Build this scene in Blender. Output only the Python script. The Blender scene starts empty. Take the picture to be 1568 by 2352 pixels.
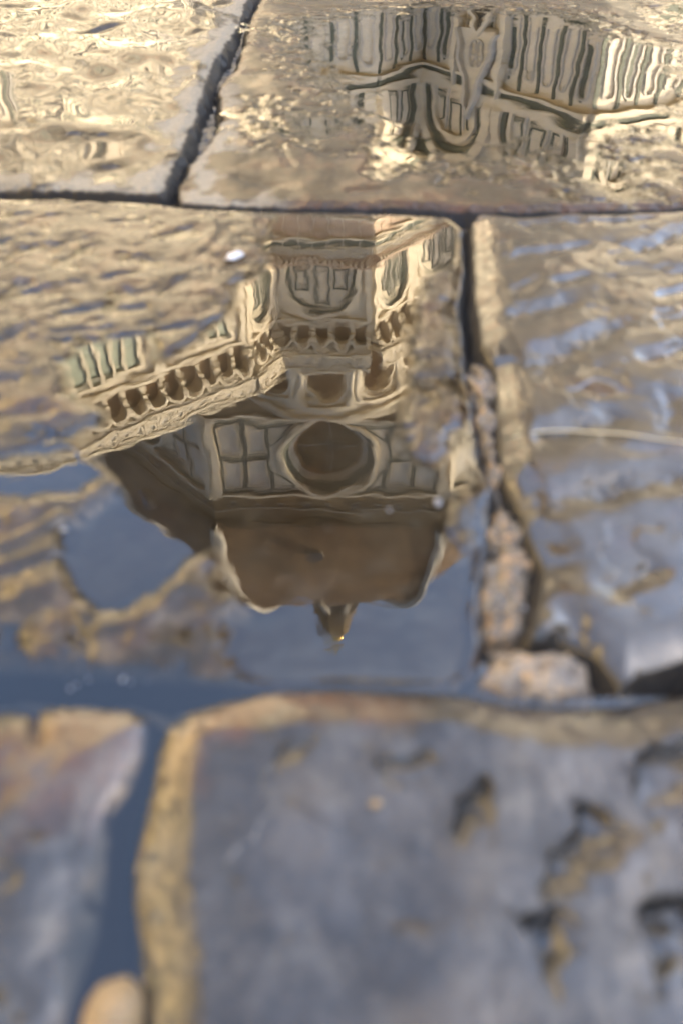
import bpy, math, random
import numpy as np
from math import radians, sin, cos, pi, sqrt, atan2, tan
from mathutils import Vector

random.seed(7)
sc = bpy.context.scene
# ------------------------------------------------------------------ camera
H = 0.22                      # the lens is a hand's breadth above the stones
PITCH = radians(42.5)
FPX = 1900.0                  # focal length in units of the 1568 x 2352 photograph
cam = bpy.data.cameras.new("camera")
cam.sensor_fit = 'VERTICAL'; cam.sensor_height = 36.0
cam.lens = 36.0 * FPX / 2352.0
cam.clip_start = 0.01; cam.clip_end = 3000
cam.dof.use_dof = True; cam.dof.focus_distance = 1.8; cam.dof.aperture_fstop = 6.2
co = bpy.data.objects.new("camera", cam); sc.collection.objects.link(co)
co.location = (0, 0, H); co.rotation_euler = (pi/2 - PITCH, 0, 0)
sc.camera = co
# ------------------------------------------------------------------ sky and sun
SUN_EL = radians(36); SUN_AZ = atan2(-0.13, 0.99)      # from the right, a little behind the camera
w = bpy.data.worlds.new("World"); sc.world = w; w.use_nodes = True
nt = w.node_tree; bg = nt.nodes["Background"]
sky = nt.nodes.new("ShaderNodeTexSky"); sky.sky_type = 'NISHITA'; sky.sun_disc = False
sky.sun_elevation = SUN_EL; sky.sun_rotation = pi/2 - SUN_AZ
sky.air_density = 1.0; sky.dust_density = 4.0; sky.ozone_density = 1.2
nt.links.new(sky.outputs[0], bg.inputs[0]); bg.inputs[1].default_value = 0.15
sl = bpy.data.lights.new("sun", 'SUN'); sl.energy = 3.4; sl.angle = radians(0.5); sl.color = (1.0, 0.83, 0.55)
so = bpy.data.objects.new("sun", sl); sc.collection.objects.link(so)
sd_ = Vector((cos(SUN_EL)*cos(SUN_AZ), cos(SUN_EL)*sin(SUN_AZ), sin(SUN_EL)))
so.rotation_euler = sd_.to_track_quat('Z', 'Y').to_euler(); so.location = (60, -20, 60)
sc.view_settings.view_transform = 'Standard'; sc.view_settings.look = 'None'
sc.view_settings.exposure = 3.05; sc.view_settings.gamma = 1.0
sc.cycles.use_denoising = True
sc.cycles.max_bounces = 8; sc.cycles.transparent_max_bounces = 12
sc.cycles.caustics_reflective = False; sc.cycles.caustics_refractive = False

COL = sc.collection
def setp(o, label=None, cat=None, group=None, kind=None):
    if label: o['label'] = label
    if cat: o['category'] = cat
    if group: o['group'] = group
    if kind: o['kind'] = kind
    return o
def empty(name, loc=(0, 0, 0)):
    o = bpy.data.objects.new(name, None); COL.objects.link(o); o.location = loc
    o.empty_display_size = 0.1
    return o

# ------------------------------------------------------------------ materials
def newmat(name):
    m = bpy.data.materials.new(name); m.use_nodes = True
    n = m.node_tree.nodes; b = n["Principled BSDF"]
    return m, m.node_tree, n, m.node_tree.links, b
def noise(nt, scale, detail=4, rough=0.6, vec=None):
    t = nt.nodes.new("ShaderNodeTexNoise"); t.inputs['Scale'].default_value = scale
    t.inputs['Detail'].default_value = detail; t.inputs['Roughness'].default_value = rough
    if vec is not None: nt.links.new(vec, t.inputs['Vector'])
    return t
def ramp(nt, src, stops):
    r = nt.nodes.new("ShaderNodeValToRGB"); nt.links.new(src, r.inputs[0])
    e = r.color_ramp.elements
    while len(e) < len(stops): e.new(0.5)
    for k, (p, c) in enumerate(stops):
        e[k].position = p; e[k].color = (*c, 1) if len(c) == 3 else c
    return r
def mixc(nt, fac, a, b, mode='MIX'):
    m = nt.nodes.new("ShaderNodeMix"); m.data_type = 'RGBA'; m.blend_type = mode
    for sock, v in ((m.inputs[0], fac), (m.inputs[6], a), (m.inputs[7], b)):
        if isinstance(v, (int, float)): sock.default_value = v
        elif isinstance(v, tuple): sock.default_value = (*v, 1)
        else: nt.links.new(v, sock)
    return m.outputs[2]
def mth(nt, op, a, b=None, c=None, clamp=False):
    m = nt.nodes.new("ShaderNodeMath"); m.operation = op; m.use_clamp = clamp
    for k, v in enumerate((a, b, c)):
        if v is None: continue
        if isinstance(v, (int, float)): m.inputs[k].default_value = v
        else: nt.links.new(v, m.inputs[k])
    return m.outputs[0]
def attr(nt, name):
    a = nt.nodes.new("ShaderNodeAttribute"); a.attribute_name = name
    return a.outputs['Fac']
def objco(nt):
    return nt.nodes.new("ShaderNodeTexCoord").outputs['Object']
def bump(nt, h, strength, dist, normal=None):
    b = nt.nodes.new("ShaderNodeBump"); nt.links.new(h, b.inputs['Height'])
    b.inputs['Strength'].default_value = strength; b.inputs['Distance'].default_value = dist
    if normal is not None: nt.links.new(normal, b.inputs['Normal'])
    return b.outputs[0]

def weathered(name, c1, c2, scale=0.5, rough=0.7, bscale=6.0, bd=0.02):
    m, nt, n, L, b = newmat(name)
    v = objco(nt)
    a = noise(nt, scale, 6, 0.65, v); f = noise(nt, bscale, 4, 0.6, v)
    r = ramp(nt, a.outputs[0], [(0.3, c1), (0.7, c2)])
    L.new(r.outputs[0], b.inputs['Base Color']); b.inputs['Roughness'].default_value = rough
    L.new(bump(nt, f.outputs[0], 0.5, bd), b.inputs['Normal'])
    return m
M = {}
M['white'] = weathered('white_marble', (0.58, 0.50, 0.37), (0.74, 0.66, 0.51), 0.35)
M['grey'] = weathered('grey_marble', (0.42, 0.40, 0.35), (0.56, 0.52, 0.45), 0.4)
M['green'] = weathered('green_marble', (0.055, 0.068, 0.05), (0.12, 0.135, 0.10), 0.6)
M['pink'] = weathered('pink_marble', (0.42, 0.30, 0.21), (0.54, 0.41, 0.30), 0.7)
M['brown'] = weathered('raw_masonry', (0.11, 0.075, 0.034), (0.20, 0.14, 0.07), 0.25, 0.9, 1.6, 0.12)
M['niche'] = weathered('shaded_niche_plaster', (0.20, 0.13, 0.06), (0.30, 0.20, 0.10), 0.5, 0.8)  # brown plaster, with the shadow inside recesses put into its colour
M['shutter'] = weathered('green_glass', (0.19, 0.23, 0.17), (0.28, 0.32, 0.24), 0.8, 0.5)
M['ochre'] = weathered('ochre_plaster', (0.62, 0.48, 0.26), (0.74, 0.59, 0.34), 0.2, 0.85)
M['stucco'] = weathered('cream_plaster', (0.50, 0.42, 0.28), (0.60, 0.52, 0.36), 0.2, 0.85)
M['pietra'] = weathered('grey_sandstone', (0.22, 0.20, 0.17), (0.30, 0.28, 0.24), 1.0, 0.8)
M['wood'] = weathered('dark_green_wood', (0.05, 0.07, 0.05), (0.07, 0.09, 0.06), 2.0, 0.5)
def mk_tile():
    m, nt, n, L, b = newmat('terracotta_tiles')
    v = objco(nt)
    a = noise(nt, 0.16, 6, 0.75, v)
    wv = n.new("ShaderNodeTexWave"); wv.inputs['Scale'].default_value = 1.4; wv.inputs['Distortion'].default_value = 0.6
    L.new(v, wv.inputs['Vector'])
    c = ramp(nt, a.outputs[0], [(0.3, (0.05, 0.030, 0.011)), (0.52, (0.135, 0.072, 0.024)), (0.70, (0.26, 0.148, 0.055))])
    L.new(mixc(nt, mth(nt, 'MULTIPLY', wv.outputs[1], 0.35), c.outputs[0], (0.08, 0.045, 0.025)), b.inputs['Base Color'])
    b.inputs['Roughness'].default_value = 0.85
    L.new(bump(nt, wv.outputs[1], 0.7, 0.06), b.inputs['Normal'])
    return m
M['tile'] = mk_tile()
def plain(name, c, rough=0.5, metal=0.0):
    m, nt, n, L, b = newmat(name)
    a = noise(nt, 3.0, 3, 0.6, objco(nt))
    r = ramp(nt, a.outputs[0], [(0.3, tuple(x*0.85 for x in c)), (0.7, c)])
    L.new(r.outputs[0], b.inputs['Base Color'])
    b.inputs['Roughness'].default_value = rough; b.inputs['Metallic'].default_value = metal
    return m
M['gold'] = plain('gilt_copper', (0.95, 0.62, 0.2), 0.35, 1.0)
M['glass'] = plain('dark_window_glass', (0.045, 0.04, 0.035), 0.25)

# ------------------------------------------------------------------ mesh builder for the architecture
class MB:
    def __init__(s): s.v = []; s.f = []; s.m = []; s.mats = []
    def mi(s, m):
        if m not in s.mats: s.mats.append(m)
        return s.mats.index(m)
    def add(s, vs, fs, m):
        o = len(s.v); s.v += [tuple(p) for p in vs]; k = s.mi(m)
        for f in fs: s.f.append([o+i for i in f]); s.m.append(k)
    def hexa(s, p, m):
        s.add(p, [(0,3,2,1),(4,5,6,7),(0,1,5,4),(1,2,6,5),(2,3,7,6),(3,0,4,7)], m)
    def box(s, x0, x1, y0, y1, z0, z1, m):
        s.hexa([(x0,y0,z0),(x1,y0,z0),(x1,y1,z0),(x0,y1,z0),(x0,y0,z1),(x1,y0,z1),(x1,y1,z1),(x0,y1,z1)], m)
    def build(s, name, parent=None, smooth=False):
        me = bpy.data.meshes.new(name); me.from_pydata(s.v, [], s.f)
        for m in s.mats: me.materials.append(M[m])
        me.polygons.foreach_set('material_index', s.m)
        if smooth: me.polygons.foreach_set('use_smooth', [True]*len(s.f))
        me.update()
        o = bpy.data.objects.new(name, me); COL.objects.link(o)
        if parent: o.parent = parent
        return o
class Wall(MB):
    """local frame of a wall: s along it, n outwards, z up"""
    def __init__(s, P0, P1):
        super().__init__()
        s.P0 = P0; dx, dy = P1[0]-P0[0], P1[1]-P0[1]; s.L = sqrt(dx*dx+dy*dy)
        s.u = (dx/s.L, dy/s.L); s.n = (s.u[1], -s.u[0])
    def P(s, a, n, z): return (s.P0[0]+s.u[0]*a+s.n[0]*n, s.P0[1]+s.u[1]*a+s.n[1]*n, z)
    def bx(s, a0, a1, n0, n1, z0, z1, m):
        P = s.P
        s.hexa([P(a0,n1,z0),P(a1,n1,z0),P(a1,n0,z0),P(a0,n0,z0),P(a0,n1,z1),P(a1,n1,z1),P(a1,n0,z1),P(a0,n0,z1)], m)
    def strip(s, pts, wd, n0, n1, m, closed=False):
        """a bar of width wd along a polyline in (s, z)"""
        k = len(pts); L_, R_ = [], []
        for i, (x, z) in enumerate(pts):
            a = pts[(i-1) % k] if (i > 0 or closed) else pts[i]
            b = pts[(i+1) % k] if (i < k-1 or closed) else pts[i]
            d1 = (x-a[0], z-a[1]); d2 = (b[0]-x, b[1]-z)
            l1 = sqrt(d1[0]**2+d1[1]**2) or 1; l2 = sqrt(d2[0]**2+d2[1]**2) or 1
            if l1 == 1 and d1 == (0, 0): d1 = d2; l1 = l2
            if l2 == 1 and d2 == (0, 0): d2 = d1; l2 = l1
            n1_ = (-d1[1]/l1, d1[0]/l1); n2_ = (-d2[1]/l2, d2[0]/l2)
            nx, nz = n1_[0]+n2_[0], n1_[1]+n2_[1]; q = (nx*nx+nz*nz) or 1
            f = 2/q*wd/2
            L_.append((x+nx*f, z+nz*f)); R_.append((x-nx*f, z-nz*f))
        for i in range(k if closed else k-1):
            j = (i+1) % k
            q = [R_[i], R_[j], L_[j], L_[i]]
            s.hexa([s.P(a, n0, z) for a, z in q] + [s.P(a, n1, z) for a, z in q], m)
    def rect(s, a0, a1, z0, z1, wd, n0, n1, m):
        s.strip([(a0,z0),(a1,z0),(a1,z1),(a0,z1)], wd, n0, n1, m, True)
    def poly(s, pts, n0, n1, m):
        k = len(pts)
        s.add([s.P(a,n0,z) for a,z in pts]+[s.P(a,n1,z) for a,z in pts],
              [tuple(range(k-1,-1,-1)), tuple(range(k,2*k))]+[(i,(i+1)%k,k+(i+1)%k,k+i) for i in range(k)], m)
def arc(cx, cz, r, a0=0, a1=pi, n=20):
    return [(cx+r*cos(a0+(a1-a0)*i/n), cz+r*sin(a0+(a1-a0)*i/n)) for i in range(n+1)]

cath = empty('cathedral', (-1.2, 87.5, 0))
setp(cath, 'marble cathedral with striped walls, tiled octagonal dome and lantern, mirrored upside down in the puddle', 'building')
CO = Vector((1.2, -87.5, 0))
def under(o, parent):
    o.parent = parent
    if parent is cath: o.location = CO
    return o

# z levels of the cathedral wall, bottom to top
def cathedral_wall(P0, P1, bays, top=31.0, win=False, gable=None):
    W = Wall(P0, P1); L = W.L
    W.bx(0, L, -1.6, 0, 0, top, 'white')
    hi = top > 25
    bw = L/bays
    # plinth and lower storey
    W.bx(0, L, 0, 0.5, 0, 1.2, 'grey')
    for z in (3.0, 6.0, 9.0): W.bx(0, L, 0, 0.12, z, z+0.35, 'green'); W.bx(0, L, 0, 0.2, z+0.35, z+0.5, 'white')
    for b in range(bays):
        c = (b+0.5)*bw
        if top > 25 or b != 1:
            W.poly([(c-0.8, 2.4), (c+0.8, 2.4), (c+0.8, 7.2), (c+0.45, 8.1), (c, 8.7), (c-0.45, 8.1), (c-0.8, 7.2)], 0, 0.1, 'glass')
            W.strip([(c-1.0, 2.2), (c-1.0, 7.3), (c-0.55, 8.3), (c, 9.0), (c+0.55, 8.3), (c+1.0, 7.3), (c+1.0, 2.2)], 0.3, 0, 0.3, 'white')
            W.strip([(c-1.3, 2.2), (c-1.3, 8.9), (c+1.3, 8.9), (c+1.3, 2.2)], 0.26, 0, 0.16, 'green')
        for sg in (-1, 1):
            a = c+sg*(bw/4+0.75)
            if bw > 4: W.rect(a-(bw/4-1.0), a+(bw/4-1.0), 3.7, 5.7, 0.22, 0, 0.08, 'green'); W.rect(a-(bw/4-1.0), a+(bw/4-1.0), 6.7, 8.7, 0.22, 0, 0.08, 'green')
    k = max(2, round(L/1.3)); st = L/k
    for i in range(k):                      # tall striped panels of the lower storey
        a = (i+0.5)*st
        W.bx(i*st+0.02, i*st+0.24, 0, 0.07, 9.6, 13.1, 'green')
        W.strip([(a-st*0.16, 9.8), (a-st*0.16, 12.2)]+[(a+st*0.08-st*0.24*cos(pi*q/8), 12.2+st*0.24*sin(pi*q/8)) for q in range(1, 8)]+[(a+st*0.32, 12.2), (a+st*0.32, 9.8)], 0.1, 0, 0.12, 'grey')
        if i % 4 == 1: W.poly([(a-0.14, 10.1), (a+0.14, 10.1), (a+0.14, 12.5), (a, 12.8), (a-0.14, 12.5)], 0, 0.05, 'green')
        else: W.strip(arc(a, 12.3, 0.2, 0, pi, 8), 0.07, 0, 0.06, 'grey')
    W.bx(0, L, 0, 0.38, 13.25, 13.5, 'white'); W.bx(0, L, 0, 0.22, 13.5, 13.95, 'green'); W.bx(0, L, 0, 0.34, 13.95, 14.3, 'white')
    # great blind arches
    for b in range(bays):
        c = (b+0.5)*bw; r = bw/2-0.35; zs = 18.0-r
        if zs < 14.4: r = min(r, 3.2); zs = max(14.35, 18.0-r)
        W.strip([(c+r, 14.3)]+arc(c, zs, r)+[(c-r, 14.3)], 0.62, 0, 0.42, 'white')
        W.strip([(c+r-0.46, 14.3)]+arc(c, zs, r-0.46)+[(c-r+0.46, 14.3)], 0.34, 0, 0.2, 'green')
        if r > 2: W.strip([(c+r-1.0, 14.3)]+arc(c, zs, r-1.0)+[(c-r+1.0, 14.3)], 0.26, 0, 0.3, 'white')
        q = 3 if r > 2 else 2; pw = (2*r-1.2)/q
        for j in range(q):
            a = c-(r-0.6)+pw*(j+0.5); hh = zs+sqrt(max(0.05, (r-0.8)**2-(a-c)**2))-0.15
            if hh > 15: W.strip([(a-pw*0.3, 14.6), (a+pw*0.3, 14.6), (a+pw*0.3, hh-0.3), (a, hh), (a-pw*0.3, hh-0.3)], 0.10, 0, 0.07, 'green', True)
            if j: W.bx(a-pw*0.5-0.07, a-pw*0.5+0.07, 0, 0.09, 14.3, hh-0.1, 'grey')
    if top < 20:
        W.bx(0, L, 0, 0.5, top-0.4, top, 'white'); W.bx(0, L, 0, 0.3, top-0.9, top-0.4, 'green')
    else:
        W.bx(0, L, 0, 0.25, 18.5, 18.75, 'white'); W.bx(0, L, 0, 0.12, 18.75, 19.2, 'green')
        k = max(1, round(L/1.9)); st = L/k
        for i in range(k):
            W.rect(i*st+0.25, (i+1)*st-0.25, 19.4, 21.2, 0.14, 0, 0.07, 'green')
        W.bx(0, L, 0, 0.2, 21.35, 21.5, 'white')
        k = max(2, round(L/0.95)); st = L/k
        for i in range(k): W.bx(i*st+0.05, (i+1)*st-0.05, 0, 0.05, 21.55, 22.75, 'pink')
        W.bx(0, L, 0, 0.30, 22.8, 23.0, 'white'); W.bx(0, L, 0, 0.12, 23.0, 23.55, 'green')
        for i in range(k): W.bx(i*st-0.04, i*st+0.04, 0, 0.16, 23.02, 23.53, 'grey')
        W.bx(0, L, 0, 0.22, 23.55, 24.15, 'white')
        k2 = max(3, round(L/0.42)); s2 = L/k2
        for i in range(k2): W.strip(arc((i+0.5)*s2, 23.85, 0.16, 0, 2*pi, 8)[:-1], 0.06, 0.2, 0.30, 'grey', True)
        W.bx(0, L, 0, 0.34, 24.15, 24.3, 'pink')
        for i in range(k2): W.bx((i+0.25)*s2, (i+0.75)*s2, 0, 0.50, 24.3, 24.45, 'white')
        W.bx(0, L, 0, 0.55, 24.45, 24.62, 'pink')
    wl = under(W.build('wall'), cath)
    if not hi: return W, wl
    for b in range(bays):                   # arched bays under the gallery
        A = Wall(P0, P1); c = (b+0.5)*bw; r = min(bw/2-0.55, 2.55); zs = 28.45-r
        for e in (b*bw+0.02, (b+1)*bw-0.38): A.bx(e, e+0.36, 0, 0.32, 24.62, 28.7, 'white')
        if not win: A.strip([(c+r, 24.65)]+arc(c, zs, r)+[(c-r, 24.65)], 0.40, 0, 0.34, 'white')
        if not win: A.strip([(c+r-0.33, 24.65)]+arc(c, zs, r-0.33)+[(c-r+0.33, 24.65)], 0.24, 0, 0.14, 'green')
        if win:
            zt = zs+0.25
            A.bx(c-r+0.4, c+r-0.4, 0, 0.06, 24.8, 27.9, 'shutter'); A.rect(c-r+0.3, c+r-0.3, 24.75, 28.0, 0.22, 0, 0.26, 'white')
            for j in range(1, 5):
                a = c-r+0.5+(2*r-1.0)*j/5; hh = 27.9
                A.bx(a-0.1, a+0.1, 0, 0.25, 24.7, hh, 'white')
            A.bx(c-r+0.5, c+r-0.5, 0, 0.22, 24.7, 24.95, 'white')
        else:
            q = 3 if r > 1.6 else 2; pw = (2*r-1.2)/q
            for j in range(q):
                a = c-(r-0.6)+pw*(j+0.5); ht = zs+sqrt(max(0.05, (r-0.75)**2-(abs(a-c)+pw*0.25)**2))-0.05
                A.rect(a-pw*0.33, a+pw*0.33, 24.95, ht, 0.14, 0, 0.07, 'green')
                A.rect(a-pw*0.33+0.16, a+pw*0.33-0.16, 25.11, ht-0.16, 0.05, 0, 0.05, 'grey')
        under(A.build('window_bay' if win else 'blind_arch'), cath)
    G = Wall(P0, P1)                        # gallery on brackets
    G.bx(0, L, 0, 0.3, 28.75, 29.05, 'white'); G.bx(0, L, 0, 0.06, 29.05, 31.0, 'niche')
    k = max(2, round(L/1.35)); st = L/k
    for i in range(k+1):
        a = min(max(i*st, 0.12), L-0.12)
        for n1, z0, z1 in ((0.35, 29.1, 29.6), (0.65, 29.6, 30.05), (0.95, 30.05, 30.5)): G.bx(a-0.17, a+0.17, 0.06, n1, z0, z1, 'white')
        if i < k:
            m_ = a+st/2 if i else st/2
            G.strip(arc(i*st+st/2, 30.2, st/2-0.1, 0, pi, 10), 0.2, 0.06, 1.0, 'white')
    G.bx(0, L, 0.0, 1.05, 30.85, 31.1, 'white'); G.bx(-0.1, L+0.1, -0.5, 1.25, 31.1, 31.32, 'white')
    gl = under(G.build('gallery'), cath)
    B = Wall(P0, P1)
    B.bx(0, L, 1.02, 1.10, 31.32, 32.2, 'grey')
    k = max(2, round(L/0.9)); st = L/k
    for i in range(k):
        B.strip(arc((i+0.5)*st, 31.76, 0.30, 0, 2*pi, 10)[:-1], 0.14, 1.10, 1.2, 'white', True)
        B.bx(i*st-0.07, i*st+0.07, 1.10, 1.22, 31.32, 32.2, 'white')
    B.bx(-0.1, L+0.1, 0.95, 1.3, 32.2, 32.42, 'white')
    B.build('balustrade', gl)
    return W, wl
PF = [(-40, 34), (-16.9, 41), (-6.5, 48.8), (-4.7, 51.9), (2.03, 51.4), (4.8, 54.8), (9, 59.5), (16, 56), (36, 61)]
cathedral_wall(PF[0], PF[1], 4, win=True)
cathedral_wall(PF[1], PF[2], 2, win=True)
cathedral_wall(PF[2], PF[3], 1)
cathedral_wall(PF[3], PF[4], 1)
cathedral_wall(PF[4], PF[5], 1)
cathedral_wall(PF[5], PF[6], 1)
cathedral_wall(PF[6], PF[7], 1)
cathedral_wall(PF[7], PF[8], 4, win=True)
T = MB()                                                  # terrace between the galleries and the drum
tv = [(x, y, 31.2) for x, y in PF] + [(36, 75, 33.5), (-50, 75, 33.5)]
T.add(tv, [tuple(range(len(tv)))], 'tile'); under(T.build('terrace'), cath)
# the low chapel on the right
EP = [(4.86, 54.75), (12.5, 44.4), (26, 50)]
We, wl = cathedral_wall(EP[0], EP[1], 2, top=18.6)
cathedral_wall(EP[1], EP[2], 3, top=18.6)
R = MB(); R.add([(EP[0][0], EP[0][1], 18.61), (EP[1][0], EP[1][1], 18.61), (EP[2][0], EP[2][1], 18.61), (30, 60, 20.5), (9, 59.6, 20.5)],
               [(0, 1, 2, 3, 4)], 'tile'); under(R.build('chapel_roof'), cath)
Gb = Wall(EP[0], EP[1]); c = 4.9
Gb.poly([(c-1.5, 10.6), (c+1.5, 10.6), (c, 14.9)], 0.1, 0.45, 'white')
Gb.strip([(c-1.55, 10.6), (c, 15.1), (c+1.55, 10.6)], 0.22, 0.4, 0.8, 'grey')
Gb.strip(arc(c, 11.9, 0.5, 0, 2*pi, 12)[:-1], 0.09, 0.44, 0.56, 'grey', True)
for i in range(6): Gb.strip([(c, 11.9), (c+0.42*cos(i*pi/3), 11.9+0.42*sin(i*pi/3))], 0.07, 0.44, 0.54, 'grey')
for sgn in (-1, 1):
    Gb.bx(c+sgn*1.75-0.2, c+sgn*1.75+0.2, 0, 0.6, 4, 12.2, 'white')
    Gb.poly([(c+sgn*1.75-0.28, 12.2), (c+sgn*1.75+0.28, 12.2), (c+sgn*1.75, 14.0)], 0.1, 0.6, 'white')
for i in range(7): Gb.bx(c-1.0+i*0.0, c+1.0, 0.3, 0.32, 9.0, 9.01, 'white')
Gb.poly([(c-1.0, 4), (c+1.0, 4), (c+1.0, 8.8), (c+0.6, 9.8), (c, 10.5), (c-0.6, 9.8), (c-1.0, 8.8)], 0.1, 0.5, 'glass')
Gb.strip([(c-1.15, 4), (c-1.15, 8.9), (c-0.7, 10.0), (c, 10.8), (c+0.7, 10.0), (c+1.15, 8.9), (c+1.15, 4)], 0.22, 0.1, 0.62, 'white')
under(Gb.build('gabled_window'), cath)

# tiled half dome of the right hand tribune, rising behind its gallery
TD = MB(); tc = (26.0, 72.0)
def oct_ring(r, z): return [(tc[0]+r*cos(pi/8+i*pi/4), tc[1]+r*sin(pi/8+i*pi/4), z) for i in range(8)]
lv = [(13.0, 31.0, 'brown'), (13.0, 37.0, 'white'), (13.0, 42.0, 'brown'), (13.3, 42.6, 'tile')]+[(13.3*cos(i*pi/2/9), 42.6+10.5*sin(i*pi/2/9), 'tile') for i in range(1, 10)]
for q in range(len(lv)-1):
    TD.add(oct_ring(max(lv[q][0], .2), lv[q][1])+oct_ring(max(lv[q+1][0], .2), lv[q+1][1]), [(i, (i+1) % 8, 8+(i+1) % 8, 8+i) for i in range(8)], lv[q][2])
under(TD.build('half_dome'), cath)

# drum, dome and lantern
DC = (-1.2, 87.5); AP = 27.0; RO = 4.4; R0 = AP/cos(pi/8)
def octp(r, k): a = -pi/2 + pi/8 + k*pi/4; return (DC[0]+r*cos(a), DC[1]+r*sin(a))
def drum_face(k, detail=True):
    P0, P1 = octp(R0, k-1), octp(R0, k)
    W = Wall(P0, P1); L = W.L
    W.bx(0, L, -2, 0, 28, 43.8, 'brown')
    W.bx(0, L, -3, -2.2, 43.8, 52.8, 'white'); W.bx(0, L, -2, 0.0, 52.8, 57.0, 'brown')
    cw, cq, NQ = L/2, 48.25, 64; inn, out = [], []
    for i in range(NQ):                       # marble face with a round opening
        a = 2*pi*i/NQ; ca, sa = cos(a), sin(a)
        q = min((L/2)/abs(ca) if abs(ca) > 1e-6 else 1e9, ((52.8-cq)/sa if sa > 1e-6 else ((43.8-cq)/sa if sa < -1e-6 else 1e9)))
        q = max(q, RO) if q > RO else q
        inn.append(W.P(cw+min(RO, q)*ca, 0, cq+min(RO, q)*sa)); out.append(W.P(cw+q*ca, 0, cq+q*sa))
    W.add(inn+out, [(i, (i+1) % NQ, NQ+(i+1) % NQ, NQ+i) for i in range(NQ)], 'white')
    for sx in (0, L):
        for z, in ((43.8,), (52.8,)):
            ii = [i for i in range(NQ) if (cos(2*pi*i/NQ) > 0) == (sx > 0) and (sin(2*pi*i/NQ) > 0) == (z > cq)]
            e1 = [i for i in ii if abs(abs(cos(2*pi*i/NQ)*1e9)) >= 0]
            va = min(ii, key=lambda i: abs(L/2*abs(tan(2*pi*i/NQ))-abs(z-cq)))
            for j in (va-1, va): W.add([out[j % NQ], out[(j+1) % NQ], W.P(sx, 0, z)], [(0, 1, 2)], 'white')
    W.bx(0, L, 0, 0.35, 43.7, 44.0, 'white'); W.bx(0, L, 0, 0.15, 44.0, 44.3, 'green')
    W.bx(0, L, 0, 0.15, 52.3, 52.6, 'green'); W.bx(0, L, 0, 0.45, 52.6, 52.9, 'white')
    W.bx(0, L, 0, 0.25, 56.6, 57.0, 'brown'); W.bx(0, L, 0, 0.18, 54.9, 55.05, 'pietra')
    for i in range(9): W.bx(1.8+i*(L-3.6)/8-0.22, 1.8+i*(L-3.6)/8+0.22, 0, 0.06, 54.2, 54.7, 'glass'); W.bx(1.8+i*(L-3.6)/8-0.35, 1.8+i*(L-3.6)/8+0.35, 0, 0.25, 54.05, 54.2, 'pietra')
    for e in (0.02, L-0.72): W.bx(e, e+0.7, 0, 0.4, 44, 52.6, 'white')
    for side in (0, 1):
        for i in range(2):
            for j in range(2):
                a0 = 0.95+i*2.45; a1 = a0+2.2
                if side: a0, a1 = L-a1, L-a0
                z0 = 44.6+j*3.85; z1 = z0+3.5
                W.rect(a0, a1, z0, z1, 0.20, 0, 0.08, 'green'); W.rect(a0+0.22, a1-0.22, z0+0.22, z1-0.22, 0.12, 0, 0.14, 'white')
                W.bx(a0+0.35, a1-0.35, 0, 0.04, z0+0.35, z1-0.35, 'grey')
        a = L/2+(5.35 if side else -5.35)
        sg = 1 if side else -1
        for z0, z1 in ((44.7, 46.6), (51.9, 49.9)):
            W.strip([(a, z0), (a-sg*2.1, z0), (a, z1)], 0.16, 0, 0.08, 'green', True)
    o = under(W.build('drum_face'), cath)
    # the round window: splayed rings going in
    O = Wall(P0, P1); c, cz = L/2, 48.25
    rs = [(4.62, 0.0), (4.55, 0.4), (4.2, 0.4), (4.15, 0.0), (3.6, -0.6), (3.55, -0.75), (3.1, -1.3), (2.8, -1.6), (2.8, -1.75)]
    N = 48; vs = []
    for r, n in rs: vs += [O.P(c+r*cos(2*pi*i/N), n, cz+r*sin(2*pi*i/N)) for i in range(N)]
    for q in range(len(rs)-1):
        m_ = ('white', 'white', 'white', 'green', 'grey', 'grey', 'niche', 'green')[q]
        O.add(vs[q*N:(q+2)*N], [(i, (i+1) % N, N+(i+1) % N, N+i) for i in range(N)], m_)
    O.add([O.P(c+2.82*cos(2*pi*i/N), -1.7, cz+2.82*sin(2*pi*i/N)) for i in range(N)], [tuple(range(N))], 'brown')
    O.strip([(c-2.7, cz), (c+2.7, cz)], 0.14, -1.7, -1.55, 'pietra'); O.strip([(c, cz-2.7), (c, cz+2.7)], 0.14, -1.7, -1.55, 'pietra')
    O.build('round_window', o)
for k in range(8): drum_face(k)
DZ, DH = 57.0, 30.0
RTOP = 4.4
def prof(t, ap=True):
    base = AP if ap else R0
    a = base-RTOP*(1 if ap else 1/cos(pi/8)); rho = (a*a+DH*DH)/(2*a)
    return sqrt(max(0, rho*rho-t*t))-(rho-base)
D = MB(); NS = 40
for k in range(8):
    pts = []
    for j in range(NS+1):
        t = DH*j/NS; r = prof(t)/cos(pi/8)+0.35*(1-j/NS)
        p0, p1 = octp(r, k-1), octp(r, k)
        for q in range(7): f = q/6; pts.append((p0[0]+(p1[0]-p0[0])*f, p0[1]+(p1[1]-p0[1])*f, DZ+t))
    D.add(pts, [(j*7+q, j*7+q+1, j*7+q+8, j*7+q+7) for j in range(NS) for q in range(6)], 'tile')
dome = under(D.build('dome'), cath)
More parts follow.
